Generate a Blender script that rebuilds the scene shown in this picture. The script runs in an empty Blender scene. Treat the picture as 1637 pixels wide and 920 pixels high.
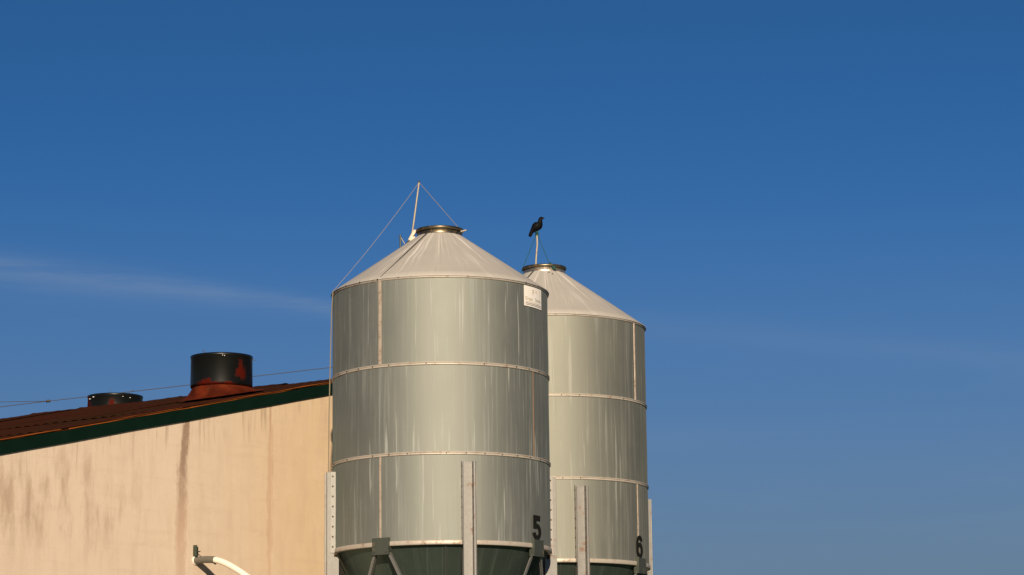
import bpy, math, random
from mathutils import Vector, Matrix, noise
random.seed(7)
S = bpy.context.scene
COL = S.collection
R_ = math.radians
EYE = 1.6                                   # eye height above the ground

# ------------------------------------------------------------------ camera
W0, H0, F0 = 1637.0, 920.0, 4258.2          # photograph size and focal length in its pixels
PITCH, ROLL = 0.187727, -0.01168
cp, sp, cr, sr = math.cos(PITCH), math.sin(PITCH), math.cos(ROLL), math.sin(ROLL)
right0, up0, fwd = Vector((1, 0, 0)), Vector((0, -sp, cp)), Vector((0, cp, sp))
cx_, cy_ = right0 * cr + up0 * sr, up0 * cr - right0 * sr
cam = bpy.data.cameras.new('camera')
cam.sensor_width = 36.0
cam.lens = 36.0 * F0 / W0
cam.clip_start, cam.clip_end = 0.5, 8000
camo = bpy.data.objects.new('camera', cam)
m = Matrix((cx_, cy_, -fwd)).transposed().to_4x4()
m.translation = (0, 0, EYE)
camo.matrix_world = m
COL.objects.link(camo)
S.camera = camo


def ray(x, y):
    """direction of a photograph pixel, scaled to one metre of depth along Y"""
    a, b = x - W0 / 2, y - H0 / 2
    X, Y = a * cr + b * sr, -a * sr + b * cr
    v = Vector((X / F0, cp + sp * Y / F0, sp - cp * Y / F0))
    return v / v.y


def at(x, y, depth):
    v = ray(x, y) * depth
    v.z += EYE
    return v


# ------------------------------------------------------------------ sky, sun, exposure
SUN_EL, SUN_AZ = R_(22.3), R_(-4.0)          # light travels along +Y, turned a little to -X
world = bpy.data.worlds.new('World')
S.world = world
world.use_nodes = True
nt = world.node_tree
for n in list(nt.nodes):
    nt.nodes.remove(n)


class NT:
    """short hand for building node trees"""
    def __init__(s, tree): s.t = tree
    def n(s, typ, **kw):
        nd = s.t.nodes.new(typ)
        for k, v in kw.items():
            setattr(nd, k, v)
        return nd
    def put(s, nd, key, val):
        if val is None: return
        if hasattr(val, 'is_linked') or hasattr(val, 'links'):
            s.t.links.new(val, nd.inputs[key])
        else:
            nd.inputs[key].default_value = val
    def math(s, op, a, b=None, c=None, clamp=False):
        nd = s.n('ShaderNodeMath', operation=op, use_clamp=clamp)
        s.put(nd, 0, a); s.put(nd, 1, b); s.put(nd, 2, c)
        return nd.outputs[0]
    def vmath(s, op, a, b=None):
        nd = s.n('ShaderNodeVectorMath', operation=op)
        s.put(nd, 0, a); s.put(nd, 1, b)
        return nd.outputs['Value'] if op in ('DOT_PRODUCT', 'LENGTH', 'DISTANCE') else nd.outputs[0]
    def noise(s, vec, scale=5., detail=4., rough=.55, dist=0.):
        nd = s.n('ShaderNodeTexNoise')
        s.put(nd, 'Vector', vec); s.put(nd, 'Scale', scale); s.put(nd, 'Detail', detail)
        s.put(nd, 'Roughness', rough); s.put(nd, 'Distortion', dist)
        return nd.outputs['Fac']
    def scale(s, vec, xyz, loc=(0, 0, 0)):
        nd = s.n('ShaderNodeMapping')
        s.put(nd, 'Vector', vec); nd.inputs['Scale'].default_value = xyz; nd.inputs['Location'].default_value = loc
        return nd.outputs[0]
    def ramp(s, fac, a, b, lo=0., hi=1.):
        nd = s.n('ShaderNodeMapRange', interpolation_type='SMOOTHSTEP')
        s.put(nd, 0, fac); s.put(nd, 1, a); s.put(nd, 2, b); s.put(nd, 3, lo); s.put(nd, 4, hi)
        return nd.outputs[0]
    def mix(s, fac, a, b, blend='MIX'):
        nd = s.n('ShaderNodeMix', data_type='RGBA', blend_type=blend)
        s.put(nd, 0, fac)
        for k, v in ((6, a), (7, b)):
            if isinstance(v, tuple) and len(v) == 3: v = (*v, 1)
            s.put(nd, k, v)
        return nd.outputs[2]
    def sep(s, vec):
        nd = s.n('ShaderNodeSeparateXYZ'); s.put(nd, 0, vec)
        return nd.outputs
    def coord(s, which='Object'):
        return s.n('ShaderNodeTexCoord').outputs[which]


g = NT(nt)
sky = g.n('ShaderNodeTexSky', sky_type='NISHITA', sun_disc=False)
sky.sun_elevation = SUN_EL
sky.sun_rotation = math.pi - SUN_AZ
sky.altitude, sky.air_density, sky.dust_density, sky.ozone_density = 0, 0.5, 0.0, 8.0
d = g.coord('Generated')
# thin cirrus: a streak along a great circle, and a loose veil low in the sky
ex = g.sep(d)[0]
wob = g.math('SUBTRACT', g.noise(g.scale(d, (9, 9, 60)), 3.0, 5, .6), .5)
soft = g.noise(g.scale(d, (10, 10, 120)), 2.4, 6, .62)


def streak(p0, p1, width, amount, wobble):
    pl = ray(*p0).cross(ray(*p1)).normalized()
    off = g.math('ADD', g.vmath('DOT_PRODUCT', d, tuple(pl)), g.math('MULTIPLY', wob, wobble))
    k = g.math('DIVIDE', off, width)
    return g.math('MULTIPLY', g.math('EXPONENT', g.math('MULTIPLY', g.math('MULTIPLY', k, k), -1.)), amount)


left = g.math('MULTIPLY', g.ramp(ex, -.02, -.06), g.ramp(soft, .30, .66, .45, 1.))
c1 = g.math('MULTIPLY', left, g.math('ADD', streak((0, 436), (530, 493), g.ramp(ex, -.20, -.06, .0074, .0038), .125, .0035),
                                     streak((0, 421), (530, 489), g.ramp(ex, -.20, -.06, .0044, .0024), .07, .0022)))
c2 = g.math('MULTIPLY', g.ramp(ex, .02, .055), streak((1040, 524), (1637, 575), .0056, .05, .004))
veil = g.math('MULTIPLY', g.ramp(g.noise(g.scale(d, (5, 5, 34)), 2.6, 5, .55, .4), .46, .78), g.ramp(g.sep(d)[2], .22, .12, .0, .03))
fac = g.math('ADD', g.math('ADD', c1, c2), veil, clamp=True)
clear = g.mix(1., sky.outputs[0], (.66, 1.045, 1.02), 'MULTIPLY')
hazy = g.mix(g.ramp(g.sep(d)[2], .25, .0), clear, (2.25, 2.80, 3.18))       # haze thickening towards the horizon
skyc = g.mix(fac, hazy, (5.2, 6.0, 7.0))
bg = g.n('ShaderNodeBackground')
g.put(bg, 'Color', skyc)
bg.inputs['Strength'].default_value = 0.054
out = g.n('ShaderNodeOutputWorld')
nt.links.new(bg.outputs[0], out.inputs[0])

sun = bpy.data.lights.new('sun', 'SUN')
sun.energy, sun.angle, sun.color = 5.0, R_(0.55), (1.0, .81, .59)
suno = bpy.data.objects.new('sun', sun)
ld = Vector((math.sin(SUN_AZ) * math.cos(SUN_EL), math.cos(SUN_AZ) * math.cos(SUN_EL), -math.sin(SUN_EL)))
suno.rotation_euler = ld.to_track_quat('-Z', 'Y').to_euler()
suno.location = (0, -20, 30)
COL.objects.link(suno)

S.view_settings.view_transform = 'Standard'
S.view_settings.look = 'None'
S.view_settings.gamma = 1.0
S.view_settings.exposure = 0.3
S.view_settings.use_curve_mapping = False


# ------------------------------------------------------------------ materials
def material(name, build):
    mt = bpy.data.materials.new(name)
    mt.use_nodes = True
    t = mt.node_tree
    b = t.nodes['Principled BSDF']
    build(NT(t), b)
    return mt


def plain(name, col, rough=.6, metal=0., var=.25, scale=8., bump=0., spec=.5):
    def f(g, b):
        b.inputs['Specular IOR Level'].default_value = spec
        co = g.coord()
        n1 = g.noise(co, scale, 5)
        lo = tuple(c * (1 - var) for c in col); hi = tuple(min(1, c * (1 + var)) for c in col)
        g.put(b, 'Base Color', g.mix(n1, lo, hi))
        g.put(b, 'Roughness', g.ramp(n1, .2, .8, max(0, rough - .08), min(1, rough + .08)))
        b.inputs['Metallic'].default_value = metal
        if bump:
            bp = g.n('ShaderNodeBump'); bp.inputs['Strength'].default_value = bump; bp.inputs['Distance'].default_value = .01
            g.put(bp, 'Height', g.noise(co, scale * 6, 4)); g.put(b, 'Normal', bp.outputs[0])
    return material(name, f)


def galvanised(name, dust, metal, rough, base, seed=0., streaks=1.0, tint=None, amt=.6, drip=None, warp=.02):
    """weathered zinc sheet: UV is (arc length, height) in metres"""
    def f(g, b):
        uv = g.coord('UV')
        wv = g.math('MULTIPLY', g.math('SUBTRACT', g.noise(g.scale(uv, (2.2, 2.6, 1), (seed, seed, 0)), 1., 3, .5), .5), warp)
        cb = g.n('ShaderNodeCombineXYZ'); sx = g.sep(uv)
        g.put(cb, 0, g.math('ADD', sx[0], wv)); g.put(cb, 1, sx[1])
        uv = cb.outputs[0]
        if tint: b.inputs['Specular Tint'].default_value = (*tint, 1)
        run = g.noise(g.scale(uv, (11, .35, 1), (seed, seed * .3, seed)), 1.0, 5, .62)
        fine = g.noise(g.scale(uv, (34, .55, 1), (seed * 2, 0, seed)), 1.0, 3, .6)
        blot = g.noise(g.scale(uv, (1.2, 1.0, 1), (0, seed, seed)), 1.4, 6, .62)
        roll = g.noise(g.scale(uv, (3, 26, 1), (seed, 1, 0)), 1.0, 3, .5)
        s1 = g.ramp(run, .52, .70); s2 = g.ramp(fine, .54, .68)
        pale = g.math('MULTIPLY', g.math('ADD', g.math('MULTIPLY', s1, .55), g.math('MULTIPLY', s2, .45)), streaks, clamp=True)
        dark = g.ramp(g.noise(g.scale(uv, (16, .5, 1), (4 + seed, 2, 9)), 1.0, 4, .6), .58, .76)
        c = g.mix(blot, tuple(x * .90 for x in base), tuple(min(1, x * 1.10) for x in base))
        c = g.mix(g.math('MULTIPLY', roll, .10), c, (.25, .27, .24))
        c = g.mix(g.math('MULTIPLY', dark, .20), c, (.13, .18, .16))
        thin = g.ramp(g.noise(g.scale(uv, (23, .62, 1), (seed * 3, 5, seed)), 1.0, 3, .55), .60, .69)
        pale = g.math('MAXIMUM', pale, g.math('MULTIPLY', thin, streaks))
        if drip:
            pale = g.math('MULTIPLY', pale, g.ramp(g.math('ADD', sx[1], g.math('MULTIPLY', g.math('SUBTRACT', blot, .5), 1.2)), drip[0], drip[1], .12, 1.))
        c = g.mix(g.math('MULTIPLY', pale, amt), c, dust)
        c = g.mix(g.math('MULTIPLY', thin, .24 * streaks), c, (.54, .52, .48))
        g.put(b, 'Base Color', c)
        mv = g.math('SUBTRACT', metal, g.math('MULTIPLY', pale, .62), clamp=True)
        g.put(b, 'Metallic', g.math('SUBTRACT', mv, g.math('MULTIPLY', g.math('SUBTRACT', blot, .5), .05), clamp=True))
        g.put(b, 'Roughness', g.ramp(blot, .25, .75, rough - .015, rough + .02))
        bp = g.n('ShaderNodeBump'); bp.inputs['Strength'].default_value = .12; bp.inputs['Distance'].default_value = .003
        brush = g.noise(g.scale(uv, (7, 70, 1), (seed, 0, 3)), 1.0, 4, .6)
        g.put(bp, 'Height', g.math('ADD', g.math('MULTIPLY', roll, .5), brush)); g.put(b, 'Normal', bp.outputs[0])
    return material(name, f)


def rusty_zinc(name, base, rust_amt, metal=.35, rough=.5, sc=9.):
    def f(g, b):
        co = g.coord()
        n1 = g.noise(co, sc, 6, .65)
        n2 = g.noise(co, sc * 4, 4, .6)
        rust = g.math('MULTIPLY', g.ramp(n1, .62 - rust_amt * .2, .70), g.ramp(n2, .35, .6))
        c = g.mix(n2, tuple(x * .8 for x in base), tuple(min(1, x * 1.15) for x in base))
        c = g.mix(g.math('MULTIPLY', rust, .75), c, (.16, .075, .035))
        g.put(b, 'Base Color', c)
        g.put(b, 'Metallic', g.math('MULTIPLY', g.math('SUBTRACT', 1., rust), metal))
        b.inputs['Roughness'].default_value = rough
    return material(name, f)


M = {}
M['shell'] = galvanised('weathered zinc shell', (.305, .335, .325), .95, .70, (.286, .298, .274), 0.0, 1.0, (.16, .50, .48), .46)
M['shell2'] = galvanised('weathered zinc shell b', (.315, .335, .31), .95, .70, (.288, .292, .258), 5.3, .7, (.16, .50, .46), .42)
M['cone'] = galvanised('dusty zinc roof', (.68, .64, .60), .08, .6, (.385, .366, .335), 2.2, 1., None, .85, (8.1, 8.9), .08)
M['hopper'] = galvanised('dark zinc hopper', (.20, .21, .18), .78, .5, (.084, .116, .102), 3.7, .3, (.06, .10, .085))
M['band'] = rusty_zinc('zinc joint band', (.44, .40, .345), .65, .25, .5, 7.)
M['seam'] = rusty_zinc('zinc seam strip', (.43, .36, .295), .9, .15, .55, 12.)
M['seam_dark'] = rusty_zinc('rusted seam', (.20, .13, .09), .9, .1, .7, 12.)
M['leg'] = rusty_zinc('zinc leg', (.295, .292, .28), .25, .90, .62, 5.)
M['gusset'] = rusty_zinc('zinc gusset', (.10, .115, .095), .2, .7, .6, 6.)
M['hatch'] = rusty_zinc('tarnished hatch ring', (.20, .17, .11), .55, .95, .38, 14.)
M['hatch_pale'] = rusty_zinc('zinc hatch collar', (.46, .42, .34), .5, .9, .40, 14.)
M['bolt'] = plain('dark bolt', (.05, .045, .04), .6, .3)
M['pole'] = rusty_zinc('zinc tube', (.36, .32, .25), .6, .3, .5, 20.)
M['rope'] = plain('sun bleached rope', (.22, .185, .13), .9, 0, .3, 60)
M['rope_pale'] = plain('pale cord', (.24, .21, .165), .9, 0, .2, 60)
M['cord_green'] = plain('green twine', (.008, .075, .055), .8, 0, .3, 60)
M['dark_wire'] = plain('dark wire', (.06, .06, .07), .7, 0, .2, 30)
M['numeral'] = plain('black stencil paint', (.009, .010, .009), .8, 0, .8, 9, 0, .1)
M['sticker'] = plain('white enamel sign', (.84, .81, .76), .45, 0, .04, 12)
M['print_gold'] = plain('gold print', (.33, .25, .07), .5, 0, .2, 40)
M['print_grey'] = plain('grey print', (.20, .18, .14), .5, 0, .2, 40)
M['print_pink'] = plain('faded pink print', (.66, .52, .46), .5, 0, .2, 40)
M['board'] = plain('dark green painted board', (.003, .013, .0085), .6, 0, .35, 3., .1, .05)
M['trim'] = plain('orange rusted edge', (.30, .085, .018), .85, 0, .85, 2., 0, .03)
M['flash_plain'] = plain('dark green bracket paint', (.035, .05, .03), .6, 0, .3, 10.)
M['coupling'] = plain('grey plastic', (.11, .105, .085), .5, 0, .25, 12., .1)
M['tube'] = plain('white plastic tube', (.74, .69, .60), .45, 0, .08, 3.)
M['feather'] = plain('black plumage', (.002, .002, .0025), .6, 0, .4, 40., 0, .12)
M['beak'] = plain('black horn', (.012, .012, .012), .35, 0, .2, 40.)
M['eye'] = plain('eye', (.05, .03, .02), .15, 0, .1, 40.)
M['concrete'] = plain('concrete', (.30, .28, .25), .9, 0, .2, 2., .3)
M['timber'] = plain('grey timber', (.16, .13, .10), .9, 0, .3, 4., .3)


def f_wall(g, b):
    uv = g.coord('UV')                      # (t along the gable, height)
    x, y = g.sep(uv)[0], g.sep(uv)[1]
    big = g.noise(g.scale(uv, (.9, .5, 1)), 1.0, 6, .6)
    run = g.noise(g.scale(uv, (7, .7, 1)), 1.0, 6, .65)
    smear = g.noise(g.scale(uv, (4.5, 1.1, 1), (3, 1, 0)), 1.0, 6, .6)
    fine = g.noise(uv, 34, 4, .6)
    c = g.mix(big, (.625, .503, .392), (.705, .592, .472))
    c = g.mix(g.ramp(x, -4.6, -1.4), c, g.mix(big, (.62, .465, .30), (.68, .53, .355)))
    c = g.mix(g.math('MULTIPLY', g.ramp(run, .50, .72), .28), c, (.56, .42, .31))
    left = g.math('MULTIPLY', g.ramp(x, -4.7, -6.6), g.math('MULTIPLY', g.ramp(y, 4.3, 5.0), g.ramp(y, 6.1, 5.3)))
    sm = g.math('MULTIPLY', g.ramp(smear, .44, .70), g.math('ADD', g.math('MULTIPLY', left, .75), .15))
    c = g.mix(sm, c, (.43, .315, .235))
    # two seeping joints: a tapering dark run, and a faint one
    def seep(t0, half_top, half_low, z_top, z_low, side):
        k = g.ramp(y, z_top, z_low)
        hw = g.math('ADD', half_top, g.math('MULTIPLY', k, half_low - half_top))
        ctr = g.math('ADD', t0, g.math('MULTIPLY', k, side))
        jag = g.math('MULTIPLY', g.math('SUBTRACT', g.noise(g.scale(uv, (9, 3, 1), (t0, 0, 0)), 1., 4, .7), .5), .22)
        dd = g.math('ABSOLUTE', g.math('SUBTRACT', g.math('ADD', x, jag), ctr))
        return g.math('MULTIPLY', g.ramp(g.math('DIVIDE', dd, hw), 1.15, .35), g.ramp(y, z_low - 2.6, z_low - .3))
    s1 = seep(-4.50, .05, .12, 6.45, 5.6, -.09)
    s1d = g.math('MULTIPLY', s1, g.ramp(y, 4.8, 6.35, .58, .88))
    c = g.mix(s1d, c, g.mix(g.ramp(y, 4.9, 5.9), (.44, .27, .185), (.25, .16, .11)))
    s2 = seep(-2.80, .05, .07, 6.8, 5.6, 0.)
    c = g.mix(g.math('MULTIPLY', s2, .38), c, (.46, .27, .17))
    top = g.math('SUBTRACT', g.math('ADD', 7.42, g.math('MULTIPLY', x, .2298)), y)       # distance below the board
    drip = g.math('MULTIPLY', g.ramp(top, .55, .02), g.ramp(g.noise(g.scale(uv, (14, 1, 1), (9, 0, 0)), 1., 4, .6), .52, .7))
    c = g.mix(g.math('MULTIPLY', drip, .5), c, (.27, .19, .12))
    c = g.mix(g.math('MULTIPLY', g.ramp(fine, .62, .74), .18), c, (.25, .18, .12))
    trowel = g.noise(g.scale(uv, (1.1, 9, 1), (2, 7, 0)), 1.0, 5, .65)
    c = g.mix(g.math('MULTIPLY', g.ramp(trowel, .50, .68), .16), c, (.50, .375, .28))
    mot = g.noise(g.scale(uv, (3.2, 2.4, 1), (5, 5, 0)), 1.0, 6, .7)
    c = g.mix(g.math('MULTIPLY', g.ramp(mot, .50, .72), .22), c, (.54, .40, .30))
    c = g.mix(g.math('MULTIPLY', g.ramp(mot, .46, .30), .25), c, (.73, .62, .505))
    speck = g.ramp(g.noise(uv, 17, 3, .5), .735, .77)
    c = g.mix(g.math('MULTIPLY', speck, .5), c, (.22, .15, .10))
    g.put(b, 'Base Color', c)
    b.inputs['Roughness'].default_value = .88
    bp = g.n('ShaderNodeBump'); bp.inputs['Strength'].default_value = .25; bp.inputs['Distance'].default_value = .01
    g.put(bp, 'Height', g.math('ADD', fine, g.math('MULTIPLY', run, .6))); g.put(b, 'Normal', bp.outputs[0])


M['wall'] = material('stained render', f_wall)


def f_roof(g, b):
    geo = g.n('ShaderNodeNewGeometry').outputs['Position']
    cb = g.n('ShaderNodeCombineXYZ')
    g.put(cb, 0, g.math('MULTIPLY', g.vmath('DOT_PRODUCT', geo, (.55907, .82912, 0)), .45))
    g.put(cb, 1, g.math('MULTIPLY', g.vmath('DOT_PRODUCT', geo, (-.82912, .55907, 0)), 3.2))
    n1 = g.noise(cb.outputs[0], .8, 6, .65)
    n2 = g.noise(cb.outputs[0], 2.6, 6, .7)
    rnd = g.n('ShaderNodeObjectInfo').outputs['Random']
    c = g.mix(n2, (.015, .0065, .0022), (.054, .014, .004))
    c = g.mix(g.ramp(n1, .46, .60), c, (.024, .013, .004))
    c = g.mix(g.math('MULTIPLY', g.ramp(n2, .58, .70), .6), c, (.075, .028, .009))
    c = g.mix(g.math('MULTIPLY', rnd, .35), c, (.055, .007, .0035))
    g.put(b, 'Base Color', c)
    b.inputs['Roughness'].default_value = .92
    b.inputs['Specular IOR Level'].default_value = .05
    bp = g.n('ShaderNodeBump'); bp.inputs['Strength'].default_value = .5; bp.inputs['Distance'].default_value = .02
    g.put(bp, 'Height', n2); g.put(b, 'Normal', bp.outputs[0])


M['roof'] = material('red brown fibre cement', f_roof)


def f_flash(g, b):
    co = g.coord()
    n1 = g.noise(co, 2.4, 5, .6); n2 = g.noise(co, 9, 4, .6)
    c = g.mix(g.ramp(n1, .35, .65), (.045, .007, .0025), (.115, .018, .005))
    c = g.mix(g.math('MULTIPLY', g.ramp(n2, .55, .7), .5), c, (.05, .03, .012))
    g.put(b, 'Base Color', c)
    b.inputs['Roughness'].default_value = .75
    b.inputs['Specular IOR Level'].default_value = .06


M['flashing'] = material('faded red flashing', f_flash)


def vent_paint(name, patches):
    def f(g, b):
        co = g.coord()
        n1 = g.noise(co, 6, 5, .65)
        msk = None
        for px, py, pz, rx, rz in patches:
            v = g.scale(co, (1 / rx, 1 / rx, 1 / rz), (-px / rx, -py / rx, -pz / rz))
            k = g.ramp(g.math('ADD', g.vmath('LENGTH', v), g.math('MULTIPLY', g.math('SUBTRACT', g.noise(co, 9, 5, .7), .5), 3.0)), 1.25, .62)
            msk = k if msk is None else g.math('MAXIMUM', msk, k)
        c = g.mix(n1, (.003, .0035, .0035), (.006, .007, .007))
        c = g.mix(msk, c, g.mix(n1, (.045, .004, .0025), (.085, .009, .004)))
        g.put(b, 'Base Color', c)
        g.put(b, 'Specular IOR Level', g.ramp(msk, 0., 1., .30, .04))
        g.put(b, 'Roughness', g.math('ADD', .34, g.math('MULTIPLY', msk, .3)))
    return material(name, f)


def f_ground(g, b):
    geo = g.n('ShaderNodeNewGeometry').outputs['Position']
    n1 = g.noise(geo, .05, 6, .6); n2 = g.noise(geo, 3., 6, .7)
    c = g.mix(n2, (.022, .042, .014), (.050, .075, .028))
    c = g.mix(g.ramp(n1, .5, .65), c, (.07, .075, .035))
    g.put(b, 'Base Color', c)
    b.inputs['Roughness'].default_value = .95
    bp = g.n('ShaderNodeBump'); bp.inputs['Strength'].default_value = .6; bp.inputs['Distance'].default_value = .05
    g.put(bp, 'Height', n2); g.put(b, 'Normal', bp.outputs[0])


M['ground'] = material('field grass', f_ground)


# ------------------------------------------------------------------ mesh helpers
class MB:
    def __init__(s): s.v, s.f, s.uv, s.sm = [], [], {}, []
    def add(s, pts, faces, smooth=False, uv=None):
        o = len(s.v)
        s.v += [tuple(p) for p in pts]
        for f in faces:
            s.f.append(tuple(i + o for i in f)); s.sm.append(smooth)
        if uv:
            for i, q in enumerate(uv): s.uv[o + i] = q
        return s
    def box(s, o, x, y, z):
        """box from corner o along edge vectors x, y, z"""
        o, x, y, z = map(Vector, (o, x, y, z))
        p = [o, o + x, o + x + y, o + y, o + z, o + x + z, o + x + y + z, o + y + z]
        return s.add(p, [(0, 3, 2, 1), (4, 5, 6, 7), (0, 1, 5, 4), (1, 2, 6, 5), (2, 3, 7, 6), (3, 0, 4, 7)])
    def tube(s, pts, r, n=8, cap=True):
        pts = [Vector(p) for p in pts]
        rs = r if isinstance(r, (list, tuple)) else [r] * len(pts)
        rings, ref = [], None
        for i, p in enumerate(pts):
            t = (pts[min(i + 1, len(pts) - 1)] - pts[max(i - 1, 0)]).normalized()
            if ref is None:
                ref = t.orthogonal().normalized()
            ref = (ref - t * ref.dot(t)).normalized()
            bn = t.cross(ref)
            rings.append([p + (ref * math.cos(2 * math.pi * k / n) + bn * math.sin(2 * math.pi * k / n)) * rs[i] for k in range(n)])
        v = [q for rg in rings for q in rg]
        f = [(i * n + k, i * n + (k + 1) % n, (i + 1) * n + (k + 1) % n, (i + 1) * n + k) for i in range(len(pts) - 1) for k in range(n)]
        s.add(v, f, True)
        if cap:
            o = len(s.v)
            s.add(rings[0], [tuple(range(n))[::-1]]); s.add(rings[-1], [tuple(range(n))])
        return s
    def lathe(s, prof, n=96, a0=0., a1=2 * math.pi, c=(0, 0), smooth=True, uvr=None, wob=None):
        """profile of (radius, z), swept round z; angle 0 faces -Y, positive towards +X"""
        full = abs(a1 - a0 - 2 * math.pi) < 1e-6
        m_ = n if full else n + 1
        v, uv, f = [], [], []
        for i in range(m_):
            a = a0 + (a1 - a0) * i / n
            acc = 0.
            for j, (r, z) in enumerate(prof):
                if j: acc += math.hypot(r - prof[j - 1][0], z - prof[j - 1][1])
                rr = r + (wob(a, z) if wob else 0.)
                v.append((c[0] + rr * math.sin(a), c[1] - rr * math.cos(a), z))
                uv.append((a * (uvr or r), prof[0][1] + acc))
        k = len(prof)
        for i in range(n):
            i2 = (i + 1) % m_
            for j in range(k - 1):
                f.append((i * k + j, i2 * k + j, i2 * k + j + 1, i * k + j + 1))
        return s.add(v, f, smooth, uv)
    def build(s, name, mat, parent=None):
        me = bpy.data.meshes.new(name)
        me.from_pydata(s.v, [], s.f)
        me.polygons.foreach_set('use_smooth', s.sm)
        if s.uv:
            lay = me.uv_layers.new(name='UVMap')
            for lp in me.loops:
                lay.data[lp.index].uv = s.uv.get(lp.vertex_index, (0, 0))
        me.materials.append(mat if not isinstance(mat, str) else M[mat])
        me.update()
        o = bpy.data.objects.new(name, me)
        COL.objects.link(o)
        if parent: o.parent = parent
        return o


def tag(o, label, cat, group=None):
    o['label'], o['category'] = label, cat
    if group: o['group'] = group
    return o


def empty(name, loc, rz=0.):
    o = bpy.data.objects.new(name, None)
    o.location = loc; o.rotation_euler = (0, 0, rz); o.empty_display_size = .3
    COL.objects.link(o)
    return o


def share(src, name, parent, loc=(0, 0, 0), rot=(0, 0, 0)):
    o = src.copy(); o.name = name
    COL.objects.link(o); o.parent = parent; o.location = loc; o.rotation_euler = rot
    return o


def arc_pt(r, deg, z):
    a = R_(deg)
    return Vector((r * math.sin(a), -r * math.cos(a), z))


# ------------------------------------------------------------------ ground
gm = MB()
ring = [(0, 0)]
rad = [0, 60, 200, 800, 3000]
vv, ff = [(0, 30, 0)], []
nseg = 48
for r in rad[1:]:
    for k in range(nseg):
        a = 2 * math.pi * k / nseg
        vv.append((r * math.cos(a), 30 + r * math.sin(a), 0))
for k in range(nseg):
    ff.append((0, 1 + k, 1 + (k + 1) % nseg))
    for j in range(len(rad) - 2):
        o1, o2 = 1 + j * nseg, 1 + (j + 1) * nseg
        ff.append((o1 + k, o2 + k, o2 + (k + 1) % nseg, o1 + (k + 1) % nseg))
gr = gm.add(vv, ff).build('ground', 'ground'); gr['kind'] = 'structure'

# ------------------------------------------------------------------ barn
BU = Vector((.55907, .82912, 0))             # along the gable wall, away from the camera
BV = Vector((-.82912, .55907, 0))            # along the ridge, away from the camera
BN = -BV                                     # out of the gable wall
BZ = Vector((0, 0, 1))
TP = .22978                                  # roof pitch, rise per metre
APEX = Vector((-.044834, 1., .158106)) * 38.0 + Vector((0, 0, EYE))
barn = empty('barn', (APEX.x, APEX.y, 0))
tag(barn, 'cream rendered barn with stained gable wall and rusty red roof behind the silos', 'barn')
AZ = APEX.z


def bp(t, n, z):
    """barn point: t along the gable, n out of it, z height; local to the barn's empty"""
    return BU * t + BN * n + BZ * z


TL, TR, LEN = -8.7, 6.4, 26.0                # eaves left and right of the ridge, length


def ridge_z(t):
    return AZ - TP * abs(t)


# gable wall in three slabs, parted at the seeping joints
joints = [TL + .25, -4.47, -2.77, TR - .25]
for a, b in zip(joints[:-1], joints[1:]):
    a2, b2 = a + .003, b - .003
    ts = [a2] + ([0.] if a2 < 0 < b2 else []) + [b2]
    nx = 12
    cols = []
    for i in range(len(ts) - 1):
        for k in range(nx): cols.append(ts[i] + (ts[i + 1] - ts[i]) * k / nx)
    cols.append(ts[-1])
    w = MB(); v, uv, f = [], [], []
    for t in cols:
        top = ridge_z(t) - .10
        for n_, z in ((-.02, 0), (-.02, top), (-.24, top), (-.24, 0)):
            v.append(bp(t, n_, z)); uv.append((t, z))
    for i in range(len(cols) - 1):
        for k in range(4):
            f.append((i * 4 + k, (i + 1) * 4 + k, (i + 1) * 4 + (k + 1) % 4, i * 4 + (k + 1) % 4))
    e = (len(cols) - 1) * 4
    f += [(0, 1, 2, 3), (e + 3, e + 2, e + 1, e)]
    w.add(v, f, False, uv).build('wall_panel', 'wall', barn)
for t in (TL + .25, TR - .45):
    top = ridge_z(t if t < 0 else t + .2) - .12
    w = MB().box(bp(t, -.25, 0), BU * .2, BN * -(LEN - .5), BZ * top)
    for i, p in enumerate(w.v): w.uv[i] = (p[0] * .8 + p[1], p[2])
    w.build('side_wall', 'wall', barn)
w = MB(); ts = [TL + .25, 0, TR - .25]
v = [bp(t, n_, z) for n_ in (-LEN + .25, -LEN + .05) for t, z in [(ts[0], 0), (ts[2], 0), (ts[2], ridge_z(ts[2]) - .1), (0, AZ - .1), (ts[0], ridge_z(ts[0]) - .1)]]
w.add(v, [(0, 1, 2, 3, 4), (9, 8, 7, 6, 5)] + [(i, i + 5, (i + 1) % 5 + 5, (i + 1) % 5) for i in range(5)])
for i, p in enumerate(w.v): w.uv[i] = (p[0], p[2])
w.build('end_wall', 'wall', barn)


def slope_board(name, mat, t0, t1, n0, n1, z_hi, z_lo, segs=14, jit=0.):
    """a board that follows the verge between two offsets below the roof line"""
    w = MB(); v, f = [], []
    for i in range(segs + 1):
        t = t0 + (t1 - t0) * i / segs
        j = jit * (noise.noise((t * 1.7, 3, 0)))
        for n_, dz in ((n1, z_hi), (n0, z_hi), (n0, z_lo), (n1, z_lo)):
            v.append(bp(t, n_, ridge_z(t) + dz + j))
    for i in range(segs):
        for k in range(4):
            f.append((i * 4 + k, (i + 1) * 4 + k, (i + 1) * 4 + (k + 1) % 4, i * 4 + (k + 1) % 4))
    e = segs * 4
    f += [(0, 1, 2, 3), (e + 3, e + 2, e + 1, e)]
    return w.add(v, f).build(name, mat, barn)


slope_board('barge_board', 'board', TL - .25, -.001, -.018, .0, -.006, -.172, 16, .006)
slope_board('barge_board', 'board', .001, TR + .2, -.018, .0, -.006, -.172)
slope_board('edge_trim', 'trim', TL - .28, -.001, -.03, .006, .012, -.008, 60, .008)

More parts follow.
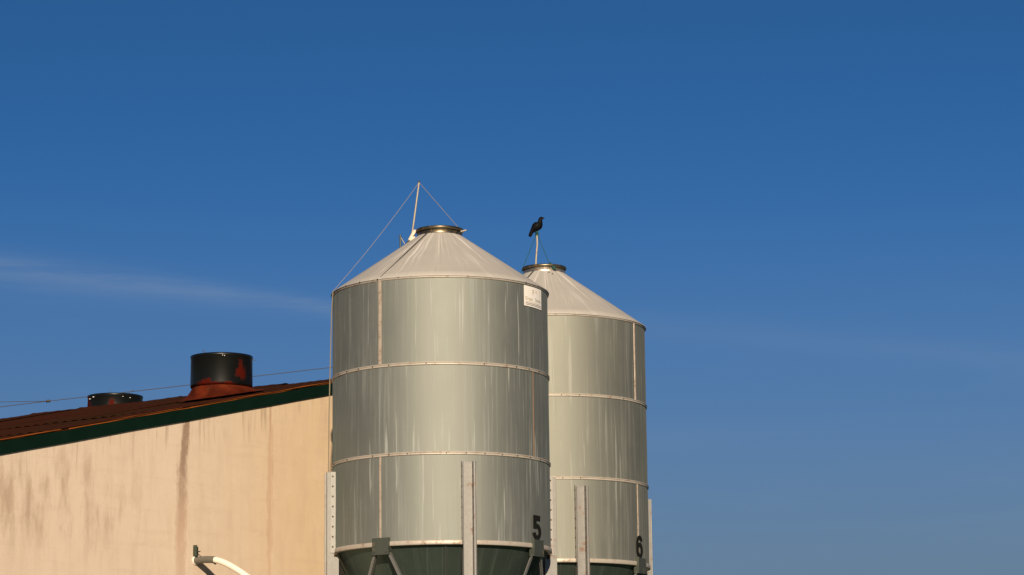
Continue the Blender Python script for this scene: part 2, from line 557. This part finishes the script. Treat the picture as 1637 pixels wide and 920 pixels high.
# corrugated roof sheets on the slope that faces the camera's side
Lslope = math.hypot(1, TP)
SW, WAVES = 1.05, 6
ncol, nrow = 24, 4
cover = (abs(TL) + .3) * Lslope / nrow
slope_dir = (BU + BZ * TP).normalized()      # up the slope
roof_n = slope_dir.cross(BV).normalized()
if roof_n.z < 0: roof_n = -roof_n


def sheet_mesh(length):
    w = MB(); nx = WAVES * 8
    v, f = [], []
    ny = 3
    for j in range(ny + 1):
        for i in range(nx + 1):
            s_ = SW * i / nx
            h = .008 * math.cos(2 * math.pi * i / 8)
            v.append(BV * s_ - slope_dir * (length * j / ny) + roof_n * h)
    for j in range(ny):
        for i in range(nx):
            a = j * (nx + 1) + i
            f.append((a, a + nx + 1, a + nx + 2, a + 1))
    return w.add(v, f, True)


proto = sheet_mesh(cover + .14).build('roof_sheet', 'roof', barn)
first = True
for r in range(nrow):
    for c in range(ncol):
        top = BZ * AZ - slope_dir * (cover * r - .02) + BV * (c * 1.045 - .02) + roof_n * -.012
        tilt = random.uniform(-.003, .003)
        loc = top + roof_n * (random.uniform(0, .012) + (nrow - r) * .0015)
        ax = BV
        q = Matrix.Rotation(.003 + tilt, 3, ax).to_euler()
        if first:
            proto.location = loc; proto.rotation_euler = q; first = False
        else:
            share(proto, 'roof_sheet', barn, loc, q)
# the far slope, out of sight
w = MB(); sd2 = (BU * 1 - BZ * TP)
w.box(BZ * (AZ - .07) + BN * .02, sd2 * (TR + .3), BV * LEN, roof_n * .03)
w.build('roof_slope', 'roof', barn)
# ridge caps
capm = MB(); v, f = [], []
for i, s_ in enumerate([k * 1.06 / 12 for k in range(13)]):
    h = .003 * math.cos(2 * math.pi * i / 3) + .012
    for t, z in ((-.26, -.065), (-.12, -.016), (-.03, .018), (.03, .018), (.12, -.016), (.26, -.065)):
        v.append(BU * t + BV * s_ + BZ * (z + h))
for i in range(12):
    for k in range(5):
        f.append((i * 6 + k, (i + 1) * 6 + k, (i + 1) * 6 + k + 1, i * 6 + k + 1))
capo = capm.add(v, f, True).build('ridge_cap', 'roof', barn)
for c in range(25):
    loc = BZ * (AZ - .030 + random.uniform(-.022, .018)) + BV * (c * 1.02 - .04)
    if c == 0: capo.location = loc
    else: share(capo, 'ridge_cap', barn, loc, Matrix.Rotation(random.uniform(-.02, .02), 3, BU).to_euler())


# ventilation stacks through the roof
def vent(px, py_base, depth, height, mat, lift, n_spots):
    c = at(px, py_base, depth) - Vector((APEX.x, APEX.y, 0))
    t = c.dot(BU)
    base = ridge_z(t) + .02
    R = .43
    st = MB()
    st.lathe([(R - .012, c.z), (R, c.z), (R + .004, c.z + .03), (R, c.z + height - .04), (R + .006, c.z + height - .03), (R + .006, c.z + height), (R - .02, c.z + height), (R - .02, c.z + .1)], 64)
    st.v = [(p[0], p[1], p[2] - c.z) for p in st.v]
    o = st.build('ventilation_stack', mat, barn)
    o.location = (c.x, c.y, c.z)
    # moulded flashing: round collar that spreads into the roof slope
    fl = MB(); v, f = [], []
    N, K = 48, 7
    for j in range(K + 1):
        k = j / K
        r = R - .02 + (.56 - R + .02) * (1 - math.cos(k * math.pi / 2)) if False else (R - .025) + .20 * k ** 1.5
        for i in range(N):
            a = 2 * math.pi * i / N
            x, y = r * math.sin(a), -r * math.cos(a)
            tt = (Vector((c.x + x, c.y + y, 0))).dot(BU)
            zr = ridge_z(tt) + lift - c.z
            zt = .02
            z = zt + (zr - zt) * (math.sin(k * math.pi / 2))
            if zr > zt: z = zt + (zr - zt) * k
            v.append((x, y, z))
    for j in range(K):
        for i in range(N):
            f.append((j * N + i, (j + 1) * N + i, (j + 1) * N + (i + 1) % N, j * N + (i + 1) % N))
    fl.add(v, f, True).build('flashing', 'flashing', o)
    tp_ = MB().lathe([(0.001, height - .16), (R - .02, height - .16)], 32).build('damper', 'bolt', o)
    for a, dz, s_ in n_spots:
        p = arc_pt(R + .004, a, height - dz)
        q = MB()
        q.tube([p, p + arc_pt(.02, a, 0)], [s_, s_ * .6], 8)
        q.build('bolt_cap', 'sticker', o)
    return o, height


v1, h1 = vent(354, 621, 36.9, .442, vent_paint('black vent paint', [(.31, -.31, .20, .085, .12), (-.21, -.38, .0, .15, .075), (.0, -.43, .0, .22, .035)]), .035, [(8, .045, .008), (11.5, .05, .008)])
v2, h2 = vent(184, 657, 41.7, .225, vent_paint('black vent paint b', [(.02, -.43, .06, .06, .08), (-.40, -.1, .03, .16, .2)]), -.06, [(-42, .05, .009), (24, .06, .008), (40, .07, .007), (-55, .07, .007)])
MB().tube([(-.18, -.36, h1), (-.205, -.36, h1 + .02), (-.225, -.36, h1 + .055)], .005, 6).build('wire_end', 'dark_wire', v1)
MB().tube([(.42, -.05, h1 - .06), (.47, -.05, h1 - .055), (.49, -.05, h1 - .06)], .004, 6).build('wire_end', 'dark_wire', v1)
MB().tube([(.22, -.3, h2 - .02), (.28, -.3, h2 + .03), (.33, -.3, h2 + .05)], .005, 6).build('wire_end', 'dark_wire', v2)
MB().tube([(-.04, -.3, h2 - .02), (-.035, -.3, h2 + .07)], .003, 6).build('wire_end', 'dark_wire', v2)

# ------------------------------------------------------------------ feed silos
RS = 1.375
ZR = [6.27987 + EYE, 5.18729 + EYE, 4.08161 + EYE, 2.96971 + EYE]    # joints, top to bottom
HATCH_R, HATCH_Z = .285, 7.075 + EYE
LEG_TOP = 3.97 + EYE
PAD = .12


def wob_fn(seed, amp):
    def f(a, z):
        return amp * noise.noise((math.cos(a) * 2.2 + seed, math.sin(a) * 2.2, z * 1.6)) + amp * .5 * noise.noise((math.cos(a) * 6 + seed, math.sin(a) * 6, z * 2.5 + 7))
    return f


def wrap_points(o, pts2, deg0, z0, r):
    """flat outline (metres, x right, y up) laid round the shell"""
    return [arc_pt(r, deg0 + math.degrees(x / RS), z0 + y) for x, y in pts2]


def glyph(kind):
    """strips of the stencil numerals on a 1 x 1 field: list of quads"""
    q = []
    def arc(cx, cy, rx, ry, w, a0, a1, n=14, wy=None):
        wy = wy or w
        for i in range(n):
            b0, b1 = R_(a0 + (a1 - a0) * i / n), R_(a0 + (a1 - a0) * (i + 1) / n)
            P = lambda b, k: (cx + (rx - (w if k else 0)) * math.cos(b), cy + (ry - (wy if k else 0)) * math.sin(b))
            q.append([P(b0, 0), P(b1, 0), P(b1, 1), P(b0, 1)])
    if kind == '5':
        q.append([(0, .79), (.88, .79), (.88, 1), (0, 1)])
        q.append([(0, .46), (.40, .46), (.40, .79), (0, .79)])
        arc(.44, .33, .56, .33, .40, -168, 118, 22, .17)
    else:
        arc(.5, .34, .5, .34, .33, 0, 360, 28, .17)
        arc(.5, .66, .5, .34, .33, 22, 180, 16, .17)
        q.append([(0, .30), (.33, .30), (.33, .68), (0, .68)])
    return q


def make_silo(C, HATCH_Z, drop, leg_deg, seams, roof_seam, digit, digit_deg, shell, label, seed):
    s = empty('feed_silo', (C[0], C[1], 0))
    tag(s, label, 'silo', 'galvanised feed silos')
    wf = wob_fn(seed, .0022)
    # shell: three courses of two rolled sheets each
    for ci in range(3):
        zt, zb = ZR[ci], ZR[ci + 1]
        for h in range(2):
            a0 = R_(seams[ci] + 180 * h)
            prof = [(RS, zb + (zt - zb) * k / 7) for k in range(8)]
            MB().lathe(prof, 84, a0, a0 + math.pi, uvr=RS, wob=wf).build('shell_sheet', shell, s)
            # lapped vertical joint
            a = seams[ci] + 180 * h
            wd = (.021, .006, .012)[ci] * (1 if digit == '5' else .8)
            sm = MB(); dz = (zt - zb)
            pts, fcs = [], []
            for k in range(9):
                z = zb + .02 + (dz - .04) * k / 8
                j = .004 * noise.noise((z * 5, seed, a))
                for da, rr in ((-wd, .002), (-wd * .8, .011), (wd * .8, .011), (wd, .002)):
                    pts.append(arc_pt(RS + rr, a + math.degrees((da + j) / RS), z))
            for k in range(8):
                for i in range(3):
                    b_ = k * 4 + i
                    fcs.append((b_, b_ + 1, b_ + 5, b_ + 4))
            sm.add(pts, fcs).build('seam_strip', 'seam' if ci != 1 else 'seam_dark', s)
    # flanged joints between the courses: two lips and a groove
    for zi, zz in enumerate(ZR[1:3]):
        prof = [(RS, -.021), (RS + .008, -.019), (RS + .012, -.011), (RS + .005, -.005), (RS + .005, .003), (RS + .014, .008), (RS + .014, .013), (RS + .007, .019), (RS, .022)]
        MB().lathe([(r, zz + z) for r, z in prof], 160, wob=lambda a, z: .0025 * noise.noise((a * 9, z * 3, seed))).build('joint_ring', 'band', s)
        bm_ = MB()
        for k in range(36):
            a = k * 10 + 3 + seed
            if random.random() < .45: continue
            p = arc_pt(RS + .006, a, zz - .001)
            bm_.tube([p, p + arc_pt(.013, a, 0)], .007, 6)
        o = bm_.build('ring_bolts', 'bolt', s); o['kind'] = 'stuff'
    # eaves: roof cone lips over the top ring
    zt = ZR[0]
    MB().lathe([(RS, zt - .030), (RS + .010, zt - .026), (RS + .012, zt - .006), (RS + .004, zt - .001), (RS, zt)], 160).build('eave_ring', 'band', s)
    slope = (HATCH_Z - zt) / (RS - HATCH_R)
    prof = [(RS + .020, zt - .006), (RS + .022, zt + .004)] + [(RS + .02 - (RS + .02 - HATCH_R) * k / 10, zt + .005 + (HATCH_Z - zt) * k / 10) for k in range(1, 11)]
    MB().lathe(prof, 144, uvr=.9, wob=wob_fn(seed + 9, .0035)).build('roof_cone', 'cone', s)
    for rsd in (roof_seam, roof_seam + 180):
        pr = []
        for k in range(11):
            r = RS - (RS - HATCH_R) * k / 10
            pr.append(arc_pt(r, rsd, zt + (RS - r) * slope + .014))
        MB().tube(pr, .008, 6).build('roof_seam', 'bolt', s)
    bl = MB()
    for k in range(30):
        if random.random() < .5: continue
        a = k * 12 + seed * 3
        p = arc_pt(RS + .016, a, zt - .004)
        bl.tube([p, p + arc_pt(.010, a, 0)], .009 if random.random() < .3 else .005, 6)
    o = bl.build('eave_bolts', 'bolt', s); o['kind'] = 'stuff'
    # filling hatch
    z = HATCH_Z
    hb = MB().lathe([(HATCH_R - .012, z - .03 - drop), (HATCH_R + .004 + drop * .3, z - .018 - drop), (HATCH_R + .006, z + .036), (HATCH_R - .006, z + .046), (HATCH_R - .006, z + .058)], 72).build('hatch_collar', 'hatch' if digit == '5' else 'hatch_pale', s)
    hl = MB().lathe([(HATCH_R - .004, z + .056), (HATCH_R + .020, z + .062), (HATCH_R + .026, z + .078), (HATCH_R + .020, z + .094), (HATCH_R + .004, z + .098), (HATCH_R - .05, z + .100), (.1, z + .112), (.001, z + .114)], 72).build('hatch_lid', 'hatch', s)
    # bottom ring and hopper
    zb = ZR[3]
    MB().lathe([(RS - .05, zb - .001), (RS + .012, zb - .003), (RS + .015, zb + .004), (RS + .013, zb + .044), (RS + .008, zb + .052), (RS, zb + .054)], 160, wob=lambda a, zz: .002 * noise.noise((a * 8, zz, seed))).build('base_ring', 'band', s)
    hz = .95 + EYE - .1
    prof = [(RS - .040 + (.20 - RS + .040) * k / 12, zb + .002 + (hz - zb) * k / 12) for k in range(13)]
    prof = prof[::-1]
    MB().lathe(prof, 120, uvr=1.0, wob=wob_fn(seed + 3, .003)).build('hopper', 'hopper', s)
    for k in range(4):
        a = leg_deg - 11 + 90 * k
        pr = [arc_pt(r + .004, a, zz) for r, zz in (prof[0], prof[4], prof[8], prof[-1])]
        MB().tube(pr, .010, 6).build('hopper_seam', 'gusset', s)
    bt = MB().lathe([(.20, hz + .02), (.23, hz + .01), (.23, hz - .03), (.19, hz - .05), (.16, hz - .42), (.001, hz - .42)], 40).build('outlet_boot', 'leg', s)
    # four legs: outward-facing channels bolted to the shell
    for k in range(4):
        a = leg_deg + 90 * k
        out_ = arc_pt(1, a, 0); tan = Vector((math.cos(R_(a)), math.sin(R_(a)), 0))
        prof = [(-.076, .100), (-.078, .106), (-.070, .112), (-.058, .112), (-.058, .022), (.058, .022), (.058, .112), (.074, .112), (.090, .108), (.090, .103), (.074, .106), (.063, .106), (.063, .016), (-.063, .016), (-.063, .106), (-.070, .106)]
        pts = [tan * x + out_ * (RS + y) for x, y in prof]
        n = len(pts); zs = [.02, LEG_TOP]
        lg = MB()
        lg.add([p + BZ * zz for zz in zs for p in pts], [(i, (i + 1) % n, n + (i + 1) % n, n + i) for i in range(n)] + [tuple(range(n, 2 * n)), tuple(range(n - 1, -1, -1))])
        lo = lg.build('leg', 'leg', s)
        MB().box(tan * -.062 + out_ * (RS - .045) + BZ * .02, tan * .124, out_ * .066, BZ * (ZR[3] - .075)).build('leg_core', 'leg', lo)
        MB().box(tan * -.16 + out_ * (RS - .10) + BZ * PAD, tan * .32, out_ * .32, BZ * .02).build('foot_plate', 'leg', lo)
        for sd in (-1, 1):
            # cheek plate that ties the leg to the shell, with its bolts
            pl_ = MB().box(tan * (.0655 * sd if sd > 0 else -.0655 - .008) + out_ * (RS - .02) + BZ * (ZR[3] - .005), tan * .008, out_ * .083, BZ * (LEG_TOP - ZR[3] + .012))
            po = pl_.build('cheek_plate', 'sticker_zinc', lo)
            for b_ in range(8):
                zz = ZR[3] + .07 + b_ * (LEG_TOP - ZR[3] - .12) / 7
                p = tan * (sd * .074) + out_ * (RS + .034) + BZ * zz
                MB().tube([p, p + tan * sd * .003], .012, 8).build('bolt', 'bolt', lo)
                p = tan * (sd * .0575) + out_ * (RS + .07) + BZ * zz
                MB().tube([p, p - tan * sd * .006], .007, 8).build('bolt', 'bolt', lo)
    # gussets between the legs and their braces
    for k in range(4):
        a = leg_deg - 45 + 90 * k
        out_ = arc_pt(1, a, 0); tan = Vector((math.cos(R_(a)), math.sin(R_(a)), 0))
        g_ = MB()
        g_.box(tan * -.112 + out_ * (RS + .030) + BZ * (ZR[3] - .105), tan * .224, out_ * .008, BZ * .205)
        g_.box(tan * -.118 + out_ * (RS - .035) + BZ * (ZR[3] - .105), tan * .008, out_ * .075, BZ * .205)
        g_.box(tan * .110 + out_ * (RS - .035) + BZ * (ZR[3] - .105), tan * .008, out_ * .075, BZ * .205)
        go = g_.build('gusset', 'gusset', s)
        for bx in (-.09, .085):
            p = tan * bx + out_ * (RS + .037) + BZ * (ZR[3] - .075)
            MB().tube([p, p + out_ * .010], .008, 8).build('bolt', 'bolt', go)
        for sd in (-1, 1):
            p0 = tan * (.098 * sd) + out_ * (RS + .005) + BZ * (ZR[3] - .075)
            la = a + 45 * sd
            lt = Vector((math.cos(R_(la)), math.sin(R_(la)), 0))
            p1 = arc_pt(RS + .02, la, ZR[3] - 2.0) - lt * (.07 * sd)
            ax = (p1 - p0); ln = ax.normalized()
            sx = out_ * .035; sy = ln.cross(out_).normalized()
            br = MB()
            br.box(p0 - sy * .018, ax, sy * .036, out_ * .005)
            br.box(p0 - sy * .018, ax, sy * .005, out_ * -.036)
            br.build('brace', 'leg', s)
    # stencilled numeral
    dm = MB(); wdt, hgt = .195, .300
    for quad in glyph(digit):
        sub = []
        for (x, y) in quad:
            sub.append(arc_pt(RS + .0135, digit_deg + math.degrees((x - .5) * wdt / RS), ZR[3] + .105 + y * hgt))
        dm.add(sub, [(0, 1, 2, 3)])
    dm.build('numeral', 'numeral', s)
    return s


M['sticker_zinc'] = rusty_zinc('bright zinc plate', (.345, .335, .315), .2, .25, .6, 5.)
C1, C2 = (-.923265, 33.5728), (.449363, 36.3086)
silo1 = make_silo(C1, 7.048 + EYE, .0, 14.7, (-31.1, 58.2, -31.1), -31.1, '5', 60.2, 'shell', 'galvanised feed silo marked 5 with a white square sign under its eave', 1.3)
silo2 = make_silo(C2, 7.075 + EYE, .03, 17.3, (60.5, 150.5, 60.5), 150, '6', 61.5, 'shell2', 'galvanised feed silo marked 6 with a black bird on its roof pole', 4.9)


# sign on silo 5, curved with the shell
def curved_rect(deg0, deg1, z0, z1, r, n=10):
    w = MB(); v, f = [], []
    for i in range(n + 1):
        a = deg0 + (deg1 - deg0) * i / n
        v += [arc_pt(r, a, z0), arc_pt(r, a, z1)]
    for i in range(n):
        f.append((2 * i, 2 * i + 2, 2 * i + 3, 2 * i + 1))
    return w.add(v, f, True)


SZ0, SZ1, SA0, SA1 = 5.985 + EYE, 6.243 + EYE, 50.9, 68.8
sign = MB()
for rr in (RS + .006, RS + .009):
    q = curved_rect(SA0, SA1, SZ0, SZ1, rr); sign.add(q.v, q.f, True)
sign_o = sign.build('sign', 'sticker', silo1)
sign_o['label'] = 'white square sign with gold and grey lettering'


def wrapped_text(txt, height, deg, z, mat, parent, r, stretch=1.0):
    cu = bpy.data.curves.new('lettering', 'FONT')
    cu.body = txt; cu.size = height; cu.resolution_u = 3
    to = bpy.data.objects.new('lettering', cu)
    COL.objects.link(to)
    bpy.context.view_layer.update()
    me = bpy.data.meshes.new_from_object(to.evaluated_get(bpy.context.evaluated_depsgraph_get()))
    bpy.data.objects.remove(to)
    for vtx in me.vertices:
        vtx.co = arc_pt(r, deg + math.degrees(vtx.co.x * stretch / RS), z + vtx.co.y)
    me.materials.clear(); me.materials.append(M[mat])
    o = bpy.data.objects.new('lettering', me)
    COL.objects.link(o); o.parent = parent
    return o


rt = RS + .0105
wrapped_text('F', .095, 58.2, SZ0 + .155, 'print_gold', sign_o, rt)
wrapped_text('Grupo', .060, 51.7, SZ0 + .080, 'print_gold', sign_o, rt, 1.02)
wrapped_text('Soma', .066, 61.2, SZ0 + .080, 'print_grey', sign_o, rt, .98)
for z0, z1, a0, a1, mt in ((.055, .062, 52, 67, 'print_pink'), (.036, .043, 52, 68, 'print_grey'), (.018, .025, 52, 68, 'print_grey')):
    curved_rect(a0, a1, SZ0 + z0, SZ0 + z1, rt).build('print_line', mt, sign_o)
curved_rect(61.6, 62.8, SZ0 + .19, SZ0 + .225, rt, 3).build('print_mark', 'print_pink', sign_o)
curved_rect(66.4, 66.9, SZ0 + .10, SZ0 + .25, rt, 2).build('print_line', 'print_pink', sign_o)


# poles and ropes that lift the hatch lids
def sagline(a, b, sag, n=14):
    a, b = Vector(a), Vector(b)
    return [a.lerp(b, k / n) - BZ * sag * 4 * (k / n) * (1 - k / n) for k in range(n + 1)]


hz_ = 7.048 + EYE
# silo 5
base = Vector((-.40, 0, 7.005 + EYE)); topp = Vector((-.262, 0, 7.775 + EYE))
MB().tube([base, Vector((-.352, 0, 7.11 + EYE)), Vector((-.318, 0, 7.36 + EYE)), topp], [.015, .013, .012, .011], 10).build('lid_pole', 'pole', silo1)
MB().tube([topp, topp + BZ * .02], .014, 8).build('pole_tip', 'bolt', silo1)
hb = MB()
hb.box((-.405, -.03, 7.02 + EYE), (.075, 0, .12), (0, .06, 0), (.028, 0, -.02))
hb.box((-.375, -.035, 7.00 + EYE), (.06, 0, .0), (0, .07, 0), (0, 0, .055))
hb.box((-.335, -.02, 7.115 + EYE), (.07, 0, .0), (0, .04, 0), (0, 0, .03))
hb.build('hinge_bracket', 'pole', silo1)
ev = arc_pt(RS + .03, -73.5, ZR[0] + .0)
MB().tube(sagline(topp, ev, .04), .0033, 6).build('rope', 'rope_pale', silo1)
fall = [ev] + [arc_pt(RS + .032 + .02 * k / 5, -75 - 5.0 * k / 5, ZR[0] - k * .32) for k in range(1, 6)]
fall += [arc_pt(RS + .06, -80.8, 4.9), arc_pt(RS + .10, -82, 3.0), arc_pt(RS + .12, -82, 1.2)]
MB().tube(fall, .0075, 6).build('rope', 'rope', silo1)
MB().tube(sagline(topp, (.245, -.1, hz_ + .10), -.0), .0034, 6).build('rope', 'rope', silo1)
MB().tube([(.27, -.1, hz_ + .05), (.325, -.1, hz_ + .062), (.345, -.1, hz_ + .068)], .011, 8).build('lid_catch', 'pole', silo1)
pst = MB()
pst.tube([(-.507, 0, 6.92 + EYE), (-.507, 0, 7.085 + EYE)], .012, 8)
pst.build('air_pipe', 'gusset', silo1)
MB().tube([(-.500, 0, 7.05 + EYE), (-.45, 0, 6.965 + EYE)], .006, 6).build('pipe_stay', 'pole', silo1)
MB().tube([(-.43, 0, 6.96 + EYE), (-.40, 0, 7.00 + EYE), (-.385, 0, 6.985 + EYE)], .014, 6).build('cleat', 'bolt', silo1)
# silo 6
hz_ = 7.075 + EYE
b6, t6 = Vector((-.118, 0, hz_ + .03)), Vector((-.094, 0, 7.675 + EYE))
MB().tube([b6, b6.lerp(t6, .35), b6.lerp(t6, .7) + Vector((.010, 0, 0)), t6], .013, 10).build('lid_pole', 'pole', silo2)
MB().tube(sagline(t6 - BZ * .01, (-.345, 0, 7.05 + EYE), .0), .0050, 6).build('twine', 'cord_green', silo2)
MB().tube(sagline(t6 - BZ * .01, (.075, -.2, hz_ + .10), .0), .0045, 6).build('twine', 'cord_green', silo2)
kn = MB(); pts = []
for k in range(40):
    u_ = k / 39
    pts.append(Vector((.075 + .075 * u_ + .016 * math.sin(k * 1.9), -.26 - .03 * u_ + .012 * math.cos(k * 2.3), hz_ + .105 - .085 * u_ + .014 * math.sin(k * 1.3))))
kn.tube(pts, .007, 6).build('twine_knot', 'cord_green', silo2)
pts = [t6 + Vector((.02 * math.cos(k * 1.1), .02 * math.sin(k * 1.1), -.05 + .0035 * k)) for k in range(18)]
MB().tube(pts, .008, 6).build('twine_binding', 'cord_green', silo2)
sp_ = MB()
for a, dz in ((-20, .02), (-4, .035), (8, .03), (14, .04), (24, .028), (10, -.05), (16, -.08)):
    r = HATCH_R + .003 if dz > 0 else HATCH_R - dz * 1.32 + .004
    p = arc_pt(r, a, hz_ + dz + (0 if dz > 0 else .015)); sp_.tube([p, p + arc_pt(.010, a, .003)], .008, 6)
o = sp_.build('rivets', 'bolt', silo2); o['kind'] = 'stuff'

# concrete pads below the silos
for C in (C1, C2):
    pad = MB().box((C[0] - 1.36, C[1] - 1.36, -.1), (2.72, 0, 0), (0, 2.72, 0), (0, 0, .1)) if False else MB().lathe([(.001, PAD), (1.62, PAD), (1.64, PAD - .02), (1.64, -.1)], 48, c=C, smooth=False)
    po = pad.build('concrete_pad', 'concrete'); po['kind'] = 'structure'

# ------------------------------------------------------------------ bird
K = .000398
crow = empty('crow', Vector((C2[0], C2[1], 0)) + t6)
tag(crow, 'black crow with open beak perched on the pole of the silo marked 6', 'bird')


def cp2(x, y):
    return Vector(((x - 432) * K, 0, (668 - y) * K))


spine = [(168, 812, 30, 34), (190, 784, 56, 50), (222, 715, 58, 54), (262, 640, 70, 58), (315, 570, 100, 84), (385, 505, 130, 116), (455, 450, 146, 130), (515, 400, 132, 116), (542, 345, 98, 92), (548, 285, 78, 76), (558, 225, 70, 66), (580, 182, 70, 64), (606, 164, 60, 52), (634, 162, 38, 32), (650, 162, 14, 12)]
bm = MB(); rings = []
NR = 16
for i, (x, y, ri, rd) in enumerate(spine):
    p = cp2(x, y)
    a, b = cp2(*spine[max(i - 1, 0)][:2]), cp2(*spine[min(i + 1, len(spine) - 1)][:2])
    tdir = (b - a).normalized(); side = Vector((0, 1, 0)); up = tdir.cross(side)
    # the breast is fuller than the back
    rg = []
    for k in range(NR):
        th = 2 * math.pi * k / NR
        rr = ri * (1.22 if (math.cos(th) < 0 and 5 <= i <= 8) else 1.06)
        j = 1 + .05 * noise.noise((i * .9, k * 1.3, 0))
        rg.append(p + (up * -math.cos(th) * rr + side * math.sin(th) * rd) * K * j)
    rings.append(rg)
v = [q for rg in rings for q in rg]
f = [(i * NR + k, i * NR + (k + 1) % NR, (i + 1) * NR + (k + 1) % NR, (i + 1) * NR + k) for i in range(len(spine) - 1) for k in range(NR)]
f += [tuple(range(NR))[::-1], tuple((len(spine) - 1) * NR + k for k in range(NR))]
bm.add(v, f, True).build('body', 'feather', crow)
for sd in (-1, 1):
    wg = MB(); v, f = [], []
    for i, (x, y, hw) in enumerate([(560, 360, 20), (520, 420, 75), (450, 460, 95), (370, 530, 80), (290, 620, 50), (225, 690, 26), (160, 690, 8)]):
        for k in range(8):
            th = 2 * math.pi * k / 8
            dep = [60, 112, 126, 104, 66, 50, 40][i]
            px_, pz_ = (.62, .78)
            v.append(cp2(x, y) + Vector((math.cos(th) * hw * px_ * K, sd * (dep + 10 * math.sin(th)) * K, math.cos(th) * hw * pz_ * K)))
    for i in range(6):
        for k in range(8):
            f.append((i * 8 + k, i * 8 + (k + 1) % 8, (i + 1) * 8 + (k + 1) % 8, (i + 1) * 8 + k))
    f += [tuple(range(8)), tuple(48 + k for k in range(8))]
    wg.add(v, f, True).build('wing', 'feather', crow)
    MB().tube([cp2(600, 158) + Vector((0, sd * .0165, 0)), cp2(600, 158) + Vector((0, sd * .0195, 0))], [.0045, .002], 8).build('eye', 'eye', crow)
    lx = 372 if sd < 0 else 455
    lg = MB()
    lg.tube([cp2(420, 590) + Vector((0, sd * .02, 0)), cp2(lx, 640) + Vector((0, sd * .016, 0)), cp2(420 if sd < 0 else 440, 690) + Vector((0, sd * .012, 0))], [.016, .008, .0055], 8)
    for dx, dy in ((28, 0), (22, .012), (22, -.012), (-22, 0)):
        q = cp2(420 if sd < 0 else 440, 690) + Vector((0, sd * .012, 0))
        lg.tube([q, q + Vector((dx * K * .7, dy * .6, .002)), q + Vector((dx * K * 1.2, dy, -.008))], [.005, .0045, .002], 6)
    lg.build('leg', 'feather', crow)
MB().tube([cp2(632, 146), cp2(675, 142), cp2(715, 150)], [.0105, .0075, .0012], 8).build('upper_beak', 'beak', crow)
MB().tube([cp2(628, 172), cp2(668, 184), cp2(704, 196)], [.0095, .006, .0012], 8).build('lower_beak', 'beak', crow)

# ------------------------------------------------------------------ feed pipe from the wall to silo 5
def wall_hit(x, y, off=-.02):
    r = ray(x, y)
    a = Vector((APEX.x, APEX.y, APEX.z - EYE))
    k = (BN.dot(a) + off) / BN.dot(r)
    q = r * k; q.z += EYE
    return q


foot = wall_hit(312, 896.5)
pipe = empty('feed_pipe', (foot.x, foot.y, foot.z))
tag(pipe, 'white feed tube curving down from a grey sleeve in the barn wall', 'pipe')
goal = Vector((C1[0], C1[1], 1.75)) - foot
goal = goal - (goal - BZ * goal.z).normalized() * .25
P = [Vector((0, 0, 0)) - BN * .05, BN * .16 + BZ * .006, BN * .33 - BZ * .012]
MB().tube([P[0], BN * .03, BN * .10 + BZ * .003, BN * .18 + BZ * .003, BN * .26 - BZ * .002, BN * .335 - BZ * .010], [.0455, .0455, .046, .0455, .0455, .0445], 20).build('sleeve', 'coupling', pipe)
b0, b1 = BN * .30 - BZ * .006, BN * .95 - BZ * .06
b3 = goal; b2 = goal + (BZ * 1.0 - (goal - BZ * goal.z).normalized() * .55)
bez = [b0 * (1 - t) ** 3 + b1 * 3 * t * (1 - t) ** 2 + b2 * 3 * t * t * (1 - t) + b3 * t ** 3 for t in [k / 40 for k in range(41)]]
MB().tube(bez, .041, 20).build('tube', 'tube', pipe)
MB().lathe([(.001, 0), (.062, 0), (.060, .012), (.047, .016)], 20).build('wall_collar', 'tube', pipe)
co_ = pipe.children[-1]
co_.rotation_euler = BN.to_track_quat('Z', 'Y').to_euler(); co_.location = (0, 0, 0)
pb = MB()
pb.box(BU * -.045 + BN * .008 + BZ * .055, BU * .085 + BZ * -.0, BN * .008, BZ * .125)
pb.box(BU * -.045 + BN * .002 + BZ * .055, BU * .010, BN * .06, BZ * .140)
pbo = pb.build('bracket', 'flash_plain', pipe)
MB().tube([BN * .01 + BZ * .11 + BU * .01, BN * .075 + BZ * .115 + BU * .01], .007, 8).build('bolt', 'bolt', pipe)
MB().tube([BN * .33 - BZ * .052 + BU * -.02, BN * .33 - BZ * .062 + BU * .02], .010, 8).build('hose_clip', 'bolt', pipe)

# ------------------------------------------------------------------ overhead line behind the barn
DW = 52.0
line = empty('overhead_line', at(760, 600, DW + 6) * 1.0)
line.location.z = 0
tag(line, 'thin dark overhead wire running past the roof vents to a pole behind the silos', 'power line')
O = Vector(line.location)
pxs = [(-260, 683), (0, 650.8), (77, 641.6), (142, 634.2), (204, 627), (304, 615.6), (406, 602), (528, 587.8), (640, 574), (760, 558)]
wp = [at(x, y, DW + 6 * (x + 260) / 1020) - O for x, y in pxs]
MB().tube(wp, .008, 5).build('wire', 'dark_wire', line)
sp2 = wp[2]
MB().tube([sp2 - Vector((.04, 0, .004)), sp2 + Vector((.04, 0, .004))], .028, 8).build('splice', 'bolt', line)
MB().tube([at(-260, 652, DW) - O, at(0, 643, DW + 1) - O, sp2], .006, 5).build('wire', 'dark_wire', line)
for q, h in ((wp[-1], .5), (wp[0], .6)):
    MB().tube([(q.x, q.y + .12, 0), (q.x, q.y + .12, q.z + h)], [.16, .10], 14).build('pole', 'timber', line)
    MB().box((q.x - .6, q.y + .02, q.z - .06), (1.2, 0, 0), (0, .1, 0), (0, 0, .1)).build('cross_arm', 'timber', line)
